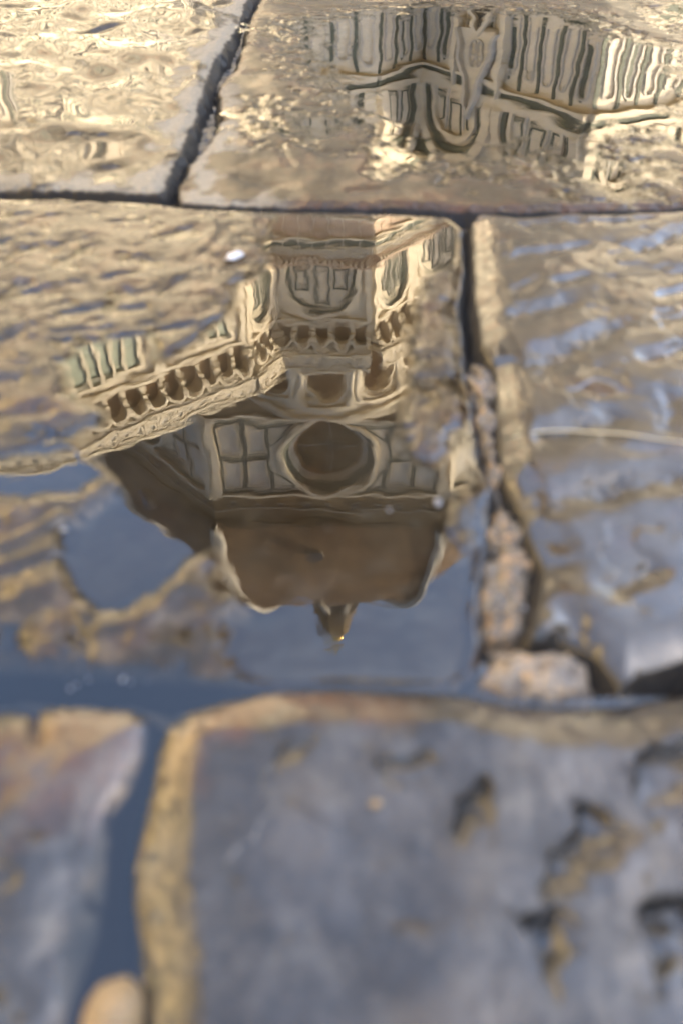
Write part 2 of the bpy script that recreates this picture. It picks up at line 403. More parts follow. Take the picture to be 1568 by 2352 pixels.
for k in range(8):
    Rb = MB(); a = -pi/2+pi/8+k*pi/4; tx, ty = -sin(a), cos(a); vs = []
    for j in range(NS+1):
        t = DH*j/NS; r = prof(t)/cos(pi/8)+0.3*(1-j/NS); wd = 0.45*(1-0.4*j/NS)
        for off, dr in ((-wd, -0.6), (-wd, 0.45), (-wd*0.5, 0.65), (wd*0.5, 0.65), (wd, 0.45), (wd, -0.6)):
            rr = r+dr; vs.append((DC[0]+rr*cos(a)+tx*off, DC[1]+rr*sin(a)+ty*off, DZ+t+dr*0.35))
    Rb.add(vs, [(j*6+q, j*6+q+1, j*6+q+7, j*6+q+6) for j in range(NS) for q in range(5)], 'grey')
    Rb.build('rib', dome)
for k in range(8):                                        # small round dormers of the dome
    a0, a1 = octp(1, k-1), octp(1, k); mx = ((a0[0]+a1[0])/2-DC[0], (a0[1]+a1[1])/2-DC[1]); l = sqrt(mx[0]**2+mx[1]**2); mx = (mx[0]/l, mx[1]/l)
    for t, wd in ((4.2, 0.7),):
        r = prof(t)+0.5; dm = MB(); tx, ty = -mx[1], mx[0]
        N = 12; vs = []
        for dr in (-1.2, 0.5): vs += [(DC[0]+mx[0]*(r+dr)+tx*wd*cos(2*pi*i/N)-tx*1.6, DC[1]+mx[1]*(r+dr)+ty*wd*cos(2*pi*i/N)-ty*1.6, DZ+t+wd*sin(2*pi*i/N)) for i in range(N)]
        dm.add(vs, [(i, (i+1) % N, N+(i+1) % N, N+i) for i in range(N)], 'pietra'); dm.add(vs[N:], [tuple(range(N))], 'glass')
        dm.build('dormer', dome)
Ln = MB()
def ring(mb, prof_, m, n=8, ph=pi/8, cx=DC[0], cy=DC[1]):
    vs = []
    for r, z in prof_: vs += [(cx+r*cos(ph+2*pi*i/n), cy+r*sin(ph+2*pi*i/n), z) for i in range(n)]
    mb.add(vs, [(q*n+i, q*n+(i+1) % n, (q+1)*n+(i+1) % n, (q+1)*n+i) for q in range(len(prof_)-1) for i in range(n)], m)
ring(Ln, [(4.6, 86.8), (5.6, 87.2), (5.6, 88.2), (3.2, 88.2), (3.0, 99.3), (3.5, 99.6), (3.7, 100.6), (3.1, 100.6), (3.0, 103.0), (2.5, 105.0), (1.5, 106.5), (0.5, 107.0)], 'brown')
lan = under(Ln.build('lantern'), cath)
for k in range(8):
    a = k*pi/4+pi/8; tx, ty = -sin(a), cos(a); Bt = MB(); vs = []
    prof2 = [(5.4, 88.2), (5.4, 94.5), (4.6, 96.0), (3.9, 98.6), (3.0, 99.4), (3.0, 88.2)]
    for off in (-0.4, 0.4): vs += [(DC[0]+r*cos(a)+tx*off, DC[1]+r*sin(a)+ty*off, z) for r, z in prof2]
    n_ = len(prof2)
    Bt.add(vs, [tuple(range(n_-1, -1, -1)), tuple(range(n_, 2*n_))]+[(i, (i+1) % n_, n_+(i+1) % n_, n_+i) for i in range(n_)], 'pietra')
    Bt.build('buttress', lan)
Bl = MB(); ring(Bl, [(1.05*sin(pi*i/12), 107.9-1.05*cos(pi*i/12)) for i in range(13)], 'gold', 16); Bl.build('ball', lan, True)
Cr = MB(); Cr.box(DC[0]-0.16, DC[0]+0.16, DC[1]-0.12, DC[1]+0.12, 108.9, 112.2, 'gold'); Cr.box(DC[0]-1.0, DC[0]+1.0, DC[1]-0.11, DC[1]+0.11, 110.6, 110.92, 'gold'); Cr.build('cross', lan)

# exedra: half round with shell niches between paired columns
EC = (-1.2, 59.3); ER = 6.6
X_ = MB(); NA, NZ = 300, 56; z0e, z1e = 31.3, 37.2; vs, fm = [], []
ang = [radians(-96+192*i/NA) for i in range(NA+1)]
def ndepth(a, z):
    best = 0
    for k in range(-2, 3):
        d = (a-radians(38*k))*ER; rn = 1.45
        zz = max(0, z-34.95)
        if z > 32.5:
            q = rn*rn-d*d-zz*zz
            if q > 0: best = max(best, sqrt(q)*1.15+0.15)
    return best
dep = []
for j in range(NZ+1):
    z = z0e+(z1e-z0e)*j/NZ
    for a in ang:
        d = ndepth(a, z); dep.append(d); r = ER-d
        vs.append((EC[0]+r*sin(a), EC[1]-r*cos(a), z))
n1 = NA+1
for j in range(NZ):
    for i in range(NA):
        q = (j*n1+i, j*n1+i+1, (j+1)*n1+i+1, (j+1)*n1+i)
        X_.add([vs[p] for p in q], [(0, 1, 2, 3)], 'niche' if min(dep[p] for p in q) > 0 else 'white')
ex = under(X_.build('exedra'), cath)
for k in range(-2, 3):
    S = MB(); vs = []
    N = 18; pth = [(-1.68, 32.5), (-1.68, 34.95)]+[(-1.68*cos(pi*i/N), 34.95+1.68*sin(pi*i/N)) for i in range(1, N)]+[(1.68, 34.95), (1.68, 32.5)]
    pin = [(-1.47, 32.5), (-1.47, 34.95)]+[(-1.47*cos(pi*i/N), 34.95+1.47*sin(pi*i/N)) for i in range(1, N)]+[(1.47, 34.95), (1.47, 32.5)]
    for rr in (0.0, 0.16):
        for pp in (pth, pin):
            for d, z in pp: a = radians(38*k)+d/ER; vs.append((EC[0]+(ER+rr)*sin(a), EC[1]-(ER+rr)*cos(a), z))
    n_ = len(pth)
    S.add(vs, [(2*n_+i, 2*n_+i+1, 3*n_+i+1, 3*n_+i) for i in range(n_-1)]+[(i, i+1, 2*n_+i+1, 2*n_+i) for i in range(n_-1)]+[(n_+i, 3*n_+i, 3*n_+i+1, n_+i+1) for i in range(n_-1)], 'white')
    S.build('niche_arch', ex)
for k in range(-2, 4):
    for dd in (-2.5, 2.5):
        a = radians(38*(k-0.5)+dd); cx, cy = EC[0]+(ER+0.12)*sin(a), EC[1]-(ER+0.12)*cos(a)
        Cc = MB(); ring(Cc, [(0.42, 31.5), (0.42, 31.9), (0.3, 32.0), (0.26, 36.0), (0.34, 36.2), (0.42, 36.7)], 'white', 12, 0, cx, cy); Cc.build('column', ex, True)
En = MB()
def hring(mb, prof_, m, n=60):
    vs = []
    for r, z in prof_: vs += [(EC[0]+r*sin(radians(-96+192*i/n)), EC[1]-r*cos(radians(-96+192*i/n)), z) for i in range(n+1)]
    mb.add(vs, [(q*(n+1)+i, q*(n+1)+i+1, (q+1)*(n+1)+i+1, (q+1)*(n+1)+i) for q in range(len(prof_)-1) for i in range(n)], m)
hring(En, [(ER, 36.7), (ER+0.45, 36.7), (ER+0.45, 37.0), (ER+0.35, 37.0), (ER+0.35, 37.45), (ER+0.75, 37.6), (ER+0.85, 37.85), (ER+0.85, 38.0)], 'white')
hring(En, [(ER+0.05, 31.3), (ER+0.3, 31.3), (ER+0.3, 31.75), (ER, 31.75)], 'white')
En.build('entablature', ex)
Rf = MB(); hring(Rf, [(ER+0.85, 38.0), (ER*0.5, 40.6), (0.2, 43.4)], 'tile'); Rf.build('roof', ex)

# ------------------------------------------------------------------ the houses that close the street
def house(name, x0, x1, y0, y1, hgt, wallm, face, label, y_w):
    h = empty(name, ((x0+x1)/2, (y0+y1)/2, 0)); setp(h, label, 'house')
    off = Vector((-(x0+x1)/2, -(y0+y1)/2, 0))
    def put(o, p=None):
        if p: o.parent = p
        else: o.parent = h; o.location = off
        return o
    b = MB(); b.box(x0, x1, y0, y1, 0, hgt, wallm)
    xf = x1 if face > 0 else x0
    for z in (4.6, 9.2, 13.8): b.box(min(xf, xf+face*0.1), max(xf, xf+face*0.1), y0, y1, z, z+0.25, 'pietra')
    put(b.build('wall'))
    r = MB(); e = 1.1
    r.hexa([(x0-e, y0-e, hgt), (x1+e, y0-e, hgt), (x1+e, y1+e, hgt), (x0-e, y1+e, hgt)]+[((x0+x1)/2-0.2, y0-e, hgt+2.6), ((x0+x1)/2+0.2, y0-e, hgt+2.6), ((x0+x1)/2+0.2, y1+e, hgt+2.6), ((x0+x1)/2-0.2, y1+e, hgt+2.6)], 'tile')
    put(r.build('roof'))
    y = y0+2.0
    while y < y1-2.0:
        for z in (1.2, 5.9, 10.5, 15.1):
            if z+2.4 > hgt: continue
            wd = MB(); wd.box(min(xf-face*0.15, xf+face*0.06), max(xf-face*0.15, xf+face*0.06), y-0.6, y+0.6, z, z+2.2, 'glass'); o = put(wd.build('window'))
            fr = MB(); X0, X1 = sorted((xf, xf+face*0.14))
            fr.box(X0, X1, y-0.8, y-0.6, z, z+2.2, 'pietra'); fr.box(X0, X1, y+0.6, y+0.8, z, z+2.2, 'pietra'); fr.box(X0, X1, y-0.85, y+0.85, z+2.2, z+2.45, 'pietra'); fr.box(X0, X1+0.1*(face > 0), y-0.85, y+0.85, z-0.2, z, 'pietra')
            fr.build('frame', o)
            if z > 2:
                for sg in (-1, 1):
                    sh = MB(); X0, X1 = sorted((xf+face*0.145, xf+face*0.2)); sh.box(X0, X1, min(y+sg*0.62, y+sg*1.25), max(y+sg*0.62, y+sg*1.25), z, z+2.2, 'wood'); sh.build('shutter', o)
        y += 3.2
    return h
house('house', -26, -13, -30, 20, 19, 'ochre', 1, 'sunlit ochre house with green shutters along the street, outside the picture on the left', 0)
house('house', 17, 30, -36, 13, 22, 'stucco', -1, 'tall cream house that keeps the paving in shade, outside the picture on the right', 0)
#@@GROUND@@
# ------------------------------------------------------------------ the wet paving
def G(px, py, z=0.0):
    """the point of the paving that the photograph shows at (px, py)"""
    u, v = px-784.0, py-1176.0
    t = (H-z)/(FPX*sin(PITCH)+v*cos(PITCH))
    return (t*u, t*(FPX*cos(PITCH)-v*sin(PITCH)))
def GP(pts): return [p[1:] if p[0] == 'm' else G(*p) for p in pts]

def pn(x, y, seed=0):
    """gradient noise"""
    xi = np.floor(x).astype(np.int64); yi = np.floor(y).astype(np.int64); fx = x-xi; fy = y-yi
    def g(ix, iy, dx, dy):
        h = (ix*374761393+iy*668265263+seed*974711) & 0xffffffff
        h = ((h ^ (h >> 13))*1274126177) & 0xffffffff; h = h ^ (h >> 16)
        a = (h & 0xffff)*(2*np.pi/65536.0)
        return np.cos(a)*dx+np.sin(a)*dy
    ux = fx*fx*fx*(fx*(fx*6-15)+10); uy = fy*fy*fy*(fy*(fy*6-15)+10)
    a = g(xi, yi, fx, fy); b = g(xi+1, yi, fx-1, fy); c = g(xi, yi+1, fx, fy-1); d = g(xi+1, yi+1, fx-1, fy-1)
    return (a+ux*(b-a))*(1-uy)+(c+ux*(d-c))*uy
def fbm(x, y, lam, oct_=4, gain=0.5, seed=0):
    s = 0; a = 1.0; f = 1.0/lam
    for k in range(oct_): s = s+a*pn(x*f+17.3*k, y*f-9.1*k, seed+k); a *= gain; f *= 2.03
    return s
def sstep(a, b, x):
    t = np.clip((x-a)/(b-a), 0, 1); return t*t*(3-2*t)
def sdf(poly, X, Y):
    """signed distance to a polygon, positive inside"""
    d = np.full(X.shape, 1e9); ins = np.zeros(X.shape, bool); n = len(poly)
    for i in range(n):
        ax, ay = poly[i]; bx, by = poly[(i+1) % n]; ex, ey = bx-ax, by-ay
        t = np.clip(((X-ax)*ex+(Y-ay)*ey)/(ex*ex+ey*ey+1e-18), 0, 1)
        d = np.minimum(d, (X-ax-t*ex)**2+(Y-ay-t*ey)**2)
        c = ((ay > Y) != (by > Y)) & (X < (bx-ax)*(Y-ay)/((by-ay) if by != ay else 1e-12)+ax)
        ins ^= c
    d = np.sqrt(d)
    return np.where(ins, d, -d)
def seg(p, q, X, Y):
    ax, ay = p; ex, ey = q[0]-ax, q[1]-ay; l = sqrt(ex*ex+ey*ey)+1e-12
    t = np.clip(((X-ax)*ex+(Y-ay)*ey)/(l*l), 0, 1)
    return np.sqrt((X-ax-t*ex)**2+(Y-ay-t*ey)**2), t

# grid: fine in front of the lens, coarser farther off
rows = []; y = -0.36
while y < 1.95:
    rows.append(y)
    if y < 0.04: dy = 0.003 if y < 0.0 else 0.0012
    elif y < 1.22: dy = min(0.0022, max(0.0005, 0.6*(y*y+H*H)/H/826.0))
    else: dy = 0.006
    y += dy
rows = np.array(rows)
NI = 640
s_in = np.linspace(-1.04, 1.04, NI); so_ = 1.04+0.004*(np.exp(np.linspace(0, 1, 60)*6.2)-1)
so_ = so_[1:]; so_ = 1.04+(so_-1.04)/(so_[-1]-1.04)*1.6
cols = np.concatenate([-so_[::-1], s_in, so_])
wid = np.where(rows > 0.06, 0.088+0.302*(rows-0.06), 0.088+0.25*(0.06-rows))
GX = wid[:, None]*cols[None, :]; GY = np.repeat(rows[:, None], len(cols), 1)
# a slightly irregular line for every edge
jag = 0.0007+.0007*sstep(.2, .4, GY)+.0018*sstep(.5, .6, GY)
jf = sstep(.5, .6, GY)
WX = GX+jag*fbm(GX, GY, 0.028, 2, 0.5, 91)+.0012*jf*fbm(GX, GY, .008, 2, .6, 92); WY = GY+jag*fbm(GX, GY, 0.028, 2, 0.5, 57)+.0012*jf*fbm(GX, GY, .008, 2, .6, 58)

SLABS = [   # name key, outline, top level (m), edge rounding (m)
 ('a', [('m', -1.1, 1.6), ('m', -.12, 1.6), (612, -60), (566, 10), (545, 60), (518, 115), (486, 165), (470, 215), (455, 255), (440, 300), (418, 350), (398, 395), (385, 432), (360, 452), (250, 447), (120, 442), (0, 438), (-300, 430), (-900, 425)], .0030, .006),
 ('b', [('m', -.10, 1.6), (640, -60), (590, 15), (572, 60), (560, 110), (540, 160), (508, 190), (504, 235), (512, 262), (500, 300), (468, 345), (440, 375), (424, 405), (412, 440), (416, 464), (520, 472), (700, 474), (900, 476), (1050, 482), (1200, 486), (1400, 482), (1600, 474), (2100, 462), ('m', 1.1, .62), ('m', 1.1, 1.6)], .0016, .005),
 ('c', [('m', -.75, .55), (-300, 450), (0, 456), (150, 458), (300, 464), (420, 476), (560, 484), (760, 488), (930, 492), (1030, 498), (1058, 520), (1062, 620), (1050, 700), (1062, 800), (1074, 900), (1084, 960), (1098, 1050), (1128, 1130), (1120, 1200), (1118, 1260), (1108, 1330), (1100, 1400), (1106, 1480), (1080, 1560), (1040, 1588), (900, 1586), (760, 1580), (640, 1582), (500, 1574), (300, 1556), (100, 1545), (-100, 1540), (-500, 1540), ('m', -.75, .16)], .0, .006),
 ('d', [(1098, 498), (1200, 502), (1400, 498), (1600, 490), (2100, 476), ('m', .9, .56), ('m', .9, .16), (2000, 1530), (1568, 1536), (1480, 1560), (1420, 1590), (1360, 1520), (1280, 1470), (1222, 1474), (1236, 1400), (1244, 1320), (1210, 1240), (1192, 1180), (1160, 1110), (1146, 1020), (1142, 930), (1134, 850), (1106, 800), (1092, 700), (1086, 600), (1084, 520)], .0068, .0085),
 ('e', [(620, 1606), (760, 1596), (900, 1600), (1040, 1612), (1200, 1632), (1400, 1632), (1568, 1606), (2100, 1590), ('m', .75, .14), ('m', .75, -.5), ('m', -.085, -.5), ('m', -.07, -.1), (338, 2480), (340, 2352), (338, 2200), (322, 2080), (324, 1980), (340, 1900), (356, 1820), (368, 1740), (392, 1680), (440, 1642), (520, 1620)], .0064, .0085),
 ('f', [('m', -.75, .15), (-400, 1630), (0, 1628), (150, 1632), (300, 1640), (335, 1660), (330, 1730), (300, 1810), (262, 1870), (250, 1950), (240, 2050), (228, 2140), (190, 2230), (150, 2352), ('m', -.09, -.1), ('m', -.1, -.5), ('m', -.75, -.5)], .0026, .011),
]
def P(*p): return GP(p)
POOL = P((640, 494), (850, 490), (1056, 500), (1060, 560), (1040, 600), (975, 640), (955, 720), (950, 820), (938, 900), (930, 965), (935, 1040), (1000, 1080), (1045, 1000), (1070, 1060), (1080, 1130), (1020, 1150), (1030, 1210), (1060, 1260), (1098, 1260), (1105, 1400), (1112, 1500), (1080, 1580), (1050, 1600), (760, 1600), (620, 1595), (560, 1540), (528, 1500), (520, 1420), (545, 1390), (505, 1340), (480, 1270), (430, 1290), (395, 1330), (330, 1390), (230, 1400), (170, 1330), (150, 1250), (150, 1200), (240, 1150), (280, 1110), (200, 1060), (160, 1010), (240, 950), (150, 905), (140, 830), (240, 770), (340, 770), (370, 830), (470, 770), (540, 700), (540, 660), (620, 600), (600, 560))
POOLS_B = [P((700, 60), (820, 30), (1000, 20), (1300, 25), (1450, 90), (1600, 120), (1600, 330), (1450, 310), (1330, 370), (1180, 360), (1050, 390), (900, 370), (860, 300), (780, 240), (720, 180)),
           P((750, 120), (820, 80), (950, 60), (1150, 50), (1240, 60), (1250, 150), (1330, 150), (1450, 185), (1500, 230), (1480, 280), (1380, 290), (1290, 340), (1240, 320), (1180, 290), (1130, 350), (1000, 330), (900, 350), (890, 290), (960, 230), (900, 230), (820, 200)),
           P((1310, 390), (1340, 355), (1420, 350), (1490, 380), (1470, 420), (1350, 425)),
           P((640, 60), (700, 40), (740, 60), (700, 90)), P((600, 260), (640, 240), (660, 300), (620, 310)), P((660, 280), (740, 270), (760, 300), (690, 315)),
           P((1500, 30), (1590, 5), (1590, 50), (1520, 60))]
POOLS_D = [P((1310, 590), (1360, 570), (1430, 585), (1440, 630), (1380, 650), (1330, 630)), P((1370, 660), (1600, 640), (1600, 760), (1450, 790), (1370, 740)),
           P((1280, 870), (1340, 850), (1420, 880), (1440, 930), (1370, 950), (1300, 930)), P((1390, 1400), (1470, 1340), (1600, 1260), (1600, 1400), (1500, 1440))]
POOLS_E = [P((1440, 1830), (1480, 1780), (1600, 1760), (1600, 1960), (1540, 1960), (1460, 1890)), P((1290, 1900), (1350, 1880), (1480, 1980), (1500, 2050), (1340, 2080), (1240, 2060)),
           P((1480, 2110), (1600, 2080), (1600, 2400), (1500, 2400), (1475, 2250)), P((540, 1980), (620, 1900), (760, 1880), (830, 2000), (800, 2140), (640, 2160)), P((1200, 2160), (1320, 2150), (1330, 2230), (1200, 2270))]
# chisel strokes: px ends, half width (mm), depth (mm)
STR_D = [((1180, 612), (1330, 586), 5.1, 1.66), ((1205, 542), (1312, 526), 5.9, 1.49), ((1322, 532), (1390, 525), 5.5, 1.30), ((1398, 534), (1480, 520), 5.5, 1.49),
         ((1185, 748), (1300, 720), 6.8, 2.05), ((1280, 672), (1342, 658), 4.5, 1.11), ((1228, 866), (1390, 782), 8.5, 2.41), ((1470, 592), (1600, 548), 8.5, 2.05),
         ((1252, 1026), (1390, 985), 7.7, 2.23), ((1300, 1180), (1380, 1150), 6.8, 2.05), ((1380, 1150), (1530, 1125), 6.8, 2.23), ((1400, 1372), (1480, 1325), 5.5, 1.86),
         ((1522, 930), (1532, 1010), 4.1, 1.30), ((1480, 842), (1568, 822), 5.5, 1.66), ((1188, 690), (1226, 668), 4.1, 1.11), ((1520, 700), (1600, 690), 5.1, 1.49), ((1300, 1430), (1380, 1590), 5.1, 2.23)]
STR_C = [((150, 725), (330, 712), 4.5, 1.4), ((0, 695), (95, 668), 4.5, 1.3), ((10, 600), (90, 570), 4, 1.0), ((150, 600), (200, 585), 3.5, .9), ((240, 645), (310, 628), 3.5, .9),
         ((370, 680), (455, 625), 3.0, .9), ((0, 560), (90, 545), 3.5, .8), ((0, 790), (110, 740), 4, 1.1), ((130, 770), (330, 750), 3, .8), ((20, 498), (90, 490), 3.5, .8), ((260, 515), (340, 508), 3.5, .7),
         ((0, 1175), (100, 1120), 2.5, 1.0), ((0, 1060), (120, 1010), 3, 1.1), ((0, 1330), (130, 1290), 2.6, .9), ((150, 1400), (205, 1500), 2.4, .8), ((200, 1500), (190, 1545), 2.4, .7)]
RIDGE_C = [((0, 1255), (150, 1190), 3.0, 1.0), ((150, 1190), (255, 1135), 3.0, 1.0), ((0, 1310), (130, 1262), 2.4, .8), ((0, 1370), (190, 1340), 5.0, 1.1), ((240, 1445), (350, 1425), 3.4, 1.1), ((350, 1425), (430, 1325), 3.0, 1.1),
           ((500, 1290), (540, 1370), 2.4, .9), ((540, 1370), (630, 1390), 2.2, .8)]
STR_E = [((1440, 1806), (1490, 1768), 2.1, 2.94), ((1490, 1768), (1560, 1750), 2.1, 2.52), ((1282, 1925), (1300, 1885), 1.9, 2.73), ((1300, 1885), (1345, 1862), 1.9, 2.73), ((1380, 1840), (1480, 1975), 1.7, 1.68),
         ((1205, 2118), (1320, 2128), 2.1, 3.36), ((1478, 2100), (1530, 2070), 1.9, 2.73), ((1478, 2100), (1475, 2230), 1.9, 2.73), ((1475, 2230), (1510, 2360), 2.1, 2.73), ((1030, 1880), (1060, 1835), 1.7, 2.31), ((1060, 1835), (1120, 1830), 1.7, 2.10),
         ((1120, 1840), (1180, 2000), 1.7, 1.89), ((660, 1720), (600, 1860), 2.1, 1.47), ((1330, 2160), (1350, 2300), 1.9, 1.89)]
STR_B = [((630, 8), (800, 20), 3.5, 1.0), ((1330, 362), (1430, 352), 4, .9), ((1430, 352), (1560, 335), 4, .9), ((1240, 395), (1270, 415), 4, .8), ((640, 330), (670, 380), 3.5, .7), ((600, 250), (630, 290), 3.5, .7)]
def strokes(Z, lst, sign=-1.0, bend=.0017):
    mod = np.clip(.95+.6*fbm(GX, GY, .014, 3, .55, 5), .1, 1.6)
    wx = GX+bend*1.6*fbm(GX, GY, .02, 2, .5, 3); wy = GY+bend*1.6*fbm(GX, GY, .02, 2, .5, 4)
    for p, q, hw, dp in lst:
        d, t = seg(G(*p), G(*q), wx, wy)
        Z += sign*dp*.001*mod*np.exp(-(d/(hw*.001))**2)
    return Z
rng = np.random.RandomState(5)
def rand_strokes(Z, x0, x1, y0, y1, n, ang, spread, lo, hi, dlo, dhi, w0=.0025, w1=.0048):
    for k in range(n):
        cx, cy = rng.uniform(x0, x1), rng.uniform(y0, y1); a = ang+rng.normal(0, spread); l = rng.uniform(lo, hi)
        p = (cx-l*cos(a), cy-l*sin(a)); q = (cx+l*cos(a), cy+l*sin(a)); hw = rng.uniform(w0, w1); dp = rng.uniform(dlo, dhi)
        x_a, x_b = min(p[0], q[0])-.015, max(p[0], q[0])+.015; y_a, y_b = min(p[1], q[1])-.015, max(p[1], q[1])+.015
        r0, r1 = np.searchsorted(rows, y_a), np.searchsorted(rows, y_b)
        if r1 <= r0: continue
        d, t = seg(p, q, GX[r0:r1], GY[r0:r1])
        Z[r0:r1] -= dp*np.exp(-(d/hw)**2)
    return Z

fine = fbm(GX, GY, .012, 4, .55, 11)            # small scale roughness
mid = fbm(GX, GY, .035, 3, .5, 23)
big = fbm(GX, GY, .12, 2, .5, 37)
skx = GX*.9+GY*.35
aniso = fbm(skx*.55, (GY-.28*GX)*1.5, .03, 3, .5, 71)
edge_n = fbm(GX, GY, .010, 3, .55, 77)
SD = {}; best = np.full(GX.shape, -1e9); bid = np.zeros(GX.shape, int)
for k, (key, poly, top, er) in enumerate(SLABS):
    s = sdf(GP(poly), WX, WY); SD[key] = s
    m = s > best; best[m] = s[m]; bid[m] = k
def pool_mask(polys, soft=.006, wob=.003):
    m = np.zeros(GX.shape)
    for p in polys: m = np.maximum(m, sstep(-soft, soft, sdf(p, GX, GY)+wob*fbm(GX, GY, .02, 3, .6, 43)))
    return m
mp_c = pool_mask([POOL, P((-80, 1070), (60, 1040), (165, 1025), (240, 1095), (170, 1130), (60, 1150), (-80, 1140))], .0065, .004)*sstep(.002, .006, SD['c']); mp_b = pool_mask(POOLS_B, .034, .050); mp_d = pool_mask(POOLS_D, .004); mp_e = pool_mask(POOLS_E, .0035, .002)
ZS = {}
wavy = fbm(GX+.25*GY, (GY-.25*GX)*.6, .060, 2, .34, 171)
za = .0036+.0072*wavy+.0015*pn(GX/.028+.4*GY/.028, GY*.6/.028, 173)+.0006*big
za = rand_strokes(za.copy(), -.48, -.06, .58, 1.25, 34, .3, .5, .006, .018, .0012, .0026, .005, .009)
mp_a = pool_mask([P((-30, 160), (58, 165), (76, 312), (-30, 322)), P((150, 335), (225, 322), (305, 328), (312, 372), (210, 392), (150, 372))], .010, .006)
za = za*(1-mp_a)+mp_a*(.0028+.0004*wavy)
zb = .0009+.0018*fbm(GX+.2*GY, (GY-.2*GX)*.6, .046, 2, .36, 175)+.0003*mid+.00014*fine-.0034*mp_b
zb = rand_strokes(zb.copy(), -.2, .6, .55, 1.3, 70, .2, .6, .006, .018, .0004, .0012, .004, .008); zb = strokes(zb, STR_B)
zc = .0013+.0019*fbm(skx, GY*.9-.3*GX, .027, 3, .4, 177)+.0003*mid+.00046*fine
zc = strokes(rand_strokes(zc.copy(), -.4, -.05, .3, .54, 60, .25, .35, .005, .016, .0003, .0009), STR_C); zc = strokes(zc, RIDGE_C, 1.0)
zc = zc*(1-mp_c)+mp_c*(-.0030+.0006*mid+.00035*fine)
def basins(lam, seed, lo=-.06, step=.0009, amp=.0022, sx=1., sy=1.):
    q = fbm(GX*sx+.003*mid, GY*sy, lam, 3, .42, seed)
    return amp*np.maximum(q, lo)-step*sstep(.0, .05, lo+.03-q)
zd = .0068+.0009*fbm(GX, GY, .032, 3, .45, 197)+basins(.05, 195, -.22, .0004, .0006)+.00010*fine+.0003*big-.0006*mp_d
zd = strokes(zd.copy(), STR_D)
ze = .0062+.0026*fbm(GX, GY, .058, 2, .4, 181)+.0009*fbm(GX, GY, .020, 3, .5, 183)+.00008*fine
PITS_E = [([(1440, 1832), (1462, 1790), (1510, 1764), (1600, 1742), (1640, 1850), (1600, 1980), (1520, 1960), (1462, 1900)], .0026),
          ([(1285, 1925), (1296, 1886), (1330, 1866), (1400, 1872), (1470, 1940), (1520, 2010), (1500, 2060), (1380, 2090), (1250, 2080), (1262, 1990)], .0022),
          ([(1478, 2130), (1500, 2084), (1570, 2070), (1640, 2120), (1640, 2420), (1560, 2420), (1510, 2330), (1486, 2230)], .0030),
          ([(1198, 2128), (1230, 2110), (1320, 2118), (1352, 2160), (1350, 2260), (1290, 2300), (1215, 2270)], .0024),
          ([(1032, 1882), (1058, 1840), (1100, 1822), (1128, 1850), (1150, 1950), (1160, 2050), (1100, 2040), (1050, 1960)], .0018),
          ([(560, 1960), (640, 1890), (760, 1880), (840, 1960), (850, 2100), (760, 2200), (640, 2180), (580, 2080)], .0003),
          ([(640, 1716), (720, 1700), (700, 1780), (610, 1880), (585, 1860)], .0010), ([(870, 1800), (950, 1760), (1010, 1800), (960, 1850), (890, 1850)], .0012)]
pit_shade = np.zeros(GX.shape)
ex_, ey_ = GX+.0075*fbm(GX, GY, .020, 3, .55, 121), GY+.0075*fbm(GX, GY, .020, 3, .55, 122)
for pl, dp in PITS_E:
    pp = GP(pl); sp_ = sdf(pp, ex_, ey_); cx = sum(p[0] for p in pp)/len(pp); cy = sum(p[1] for p in pp)/len(pp); rr = max(sqrt((p[0]-cx)**2+(p[1]-cy)**2) for p in pp)
    dirn = ((ex_-cx)*-.62+(ey_-cy)*.78)/rr                      # towards the far left rim
    ze = ze-1.9*dp*sstep(-.0008, .0012, sp_)*sstep(-.40, .60, dirn)
    pit_shade = np.maximum(pit_shade, sstep(.0026, .0008, np.abs(sp_+.0002))*sstep(.10, .55, dirn)*min(1, dp/.0018))
zf = .0040+.0022*fbm(GX, GY, .05, 2, .4, 191)+.0009*fbm(GX, GY, .018, 3, .5, 193)+.00016*fine
zf = strokes(zf.copy(), [((78, 1640), (92, 1710), 2.2, 1.6), ((0, 2010), (30, 2040), 2.5, .9), ((0, 2250), (90, 2352), 3, 1.2)], -1.0, .0008)
ZS = dict(zip('abcdef', (za, zb, zc, zd, ze, zf)))
# worn round edges falling into the joints
for (key, poly, top, er) in SLABS:
    s = SD[key]; e = er*(1+.5*fbm(GX, GY, .05, 2, .5, 15))
    kk_ = .66 if key == 'e' else (.30+.36*sstep(.185, .25, GY) if key == 'd' else .46)
    t = np.clip(1-s/(1.7*e), 0, 3)
    drop = np.where(s > 0, kk_*er*t**1.4, kk_*er+1.6*(-s))
    ZS[key] = np.maximum(ZS[key]-drop, -.016)
    if key in 'ab': ZS[key] += np.where(s < .03, .0016*edge_n*sstep(.014, .0, s), 0)
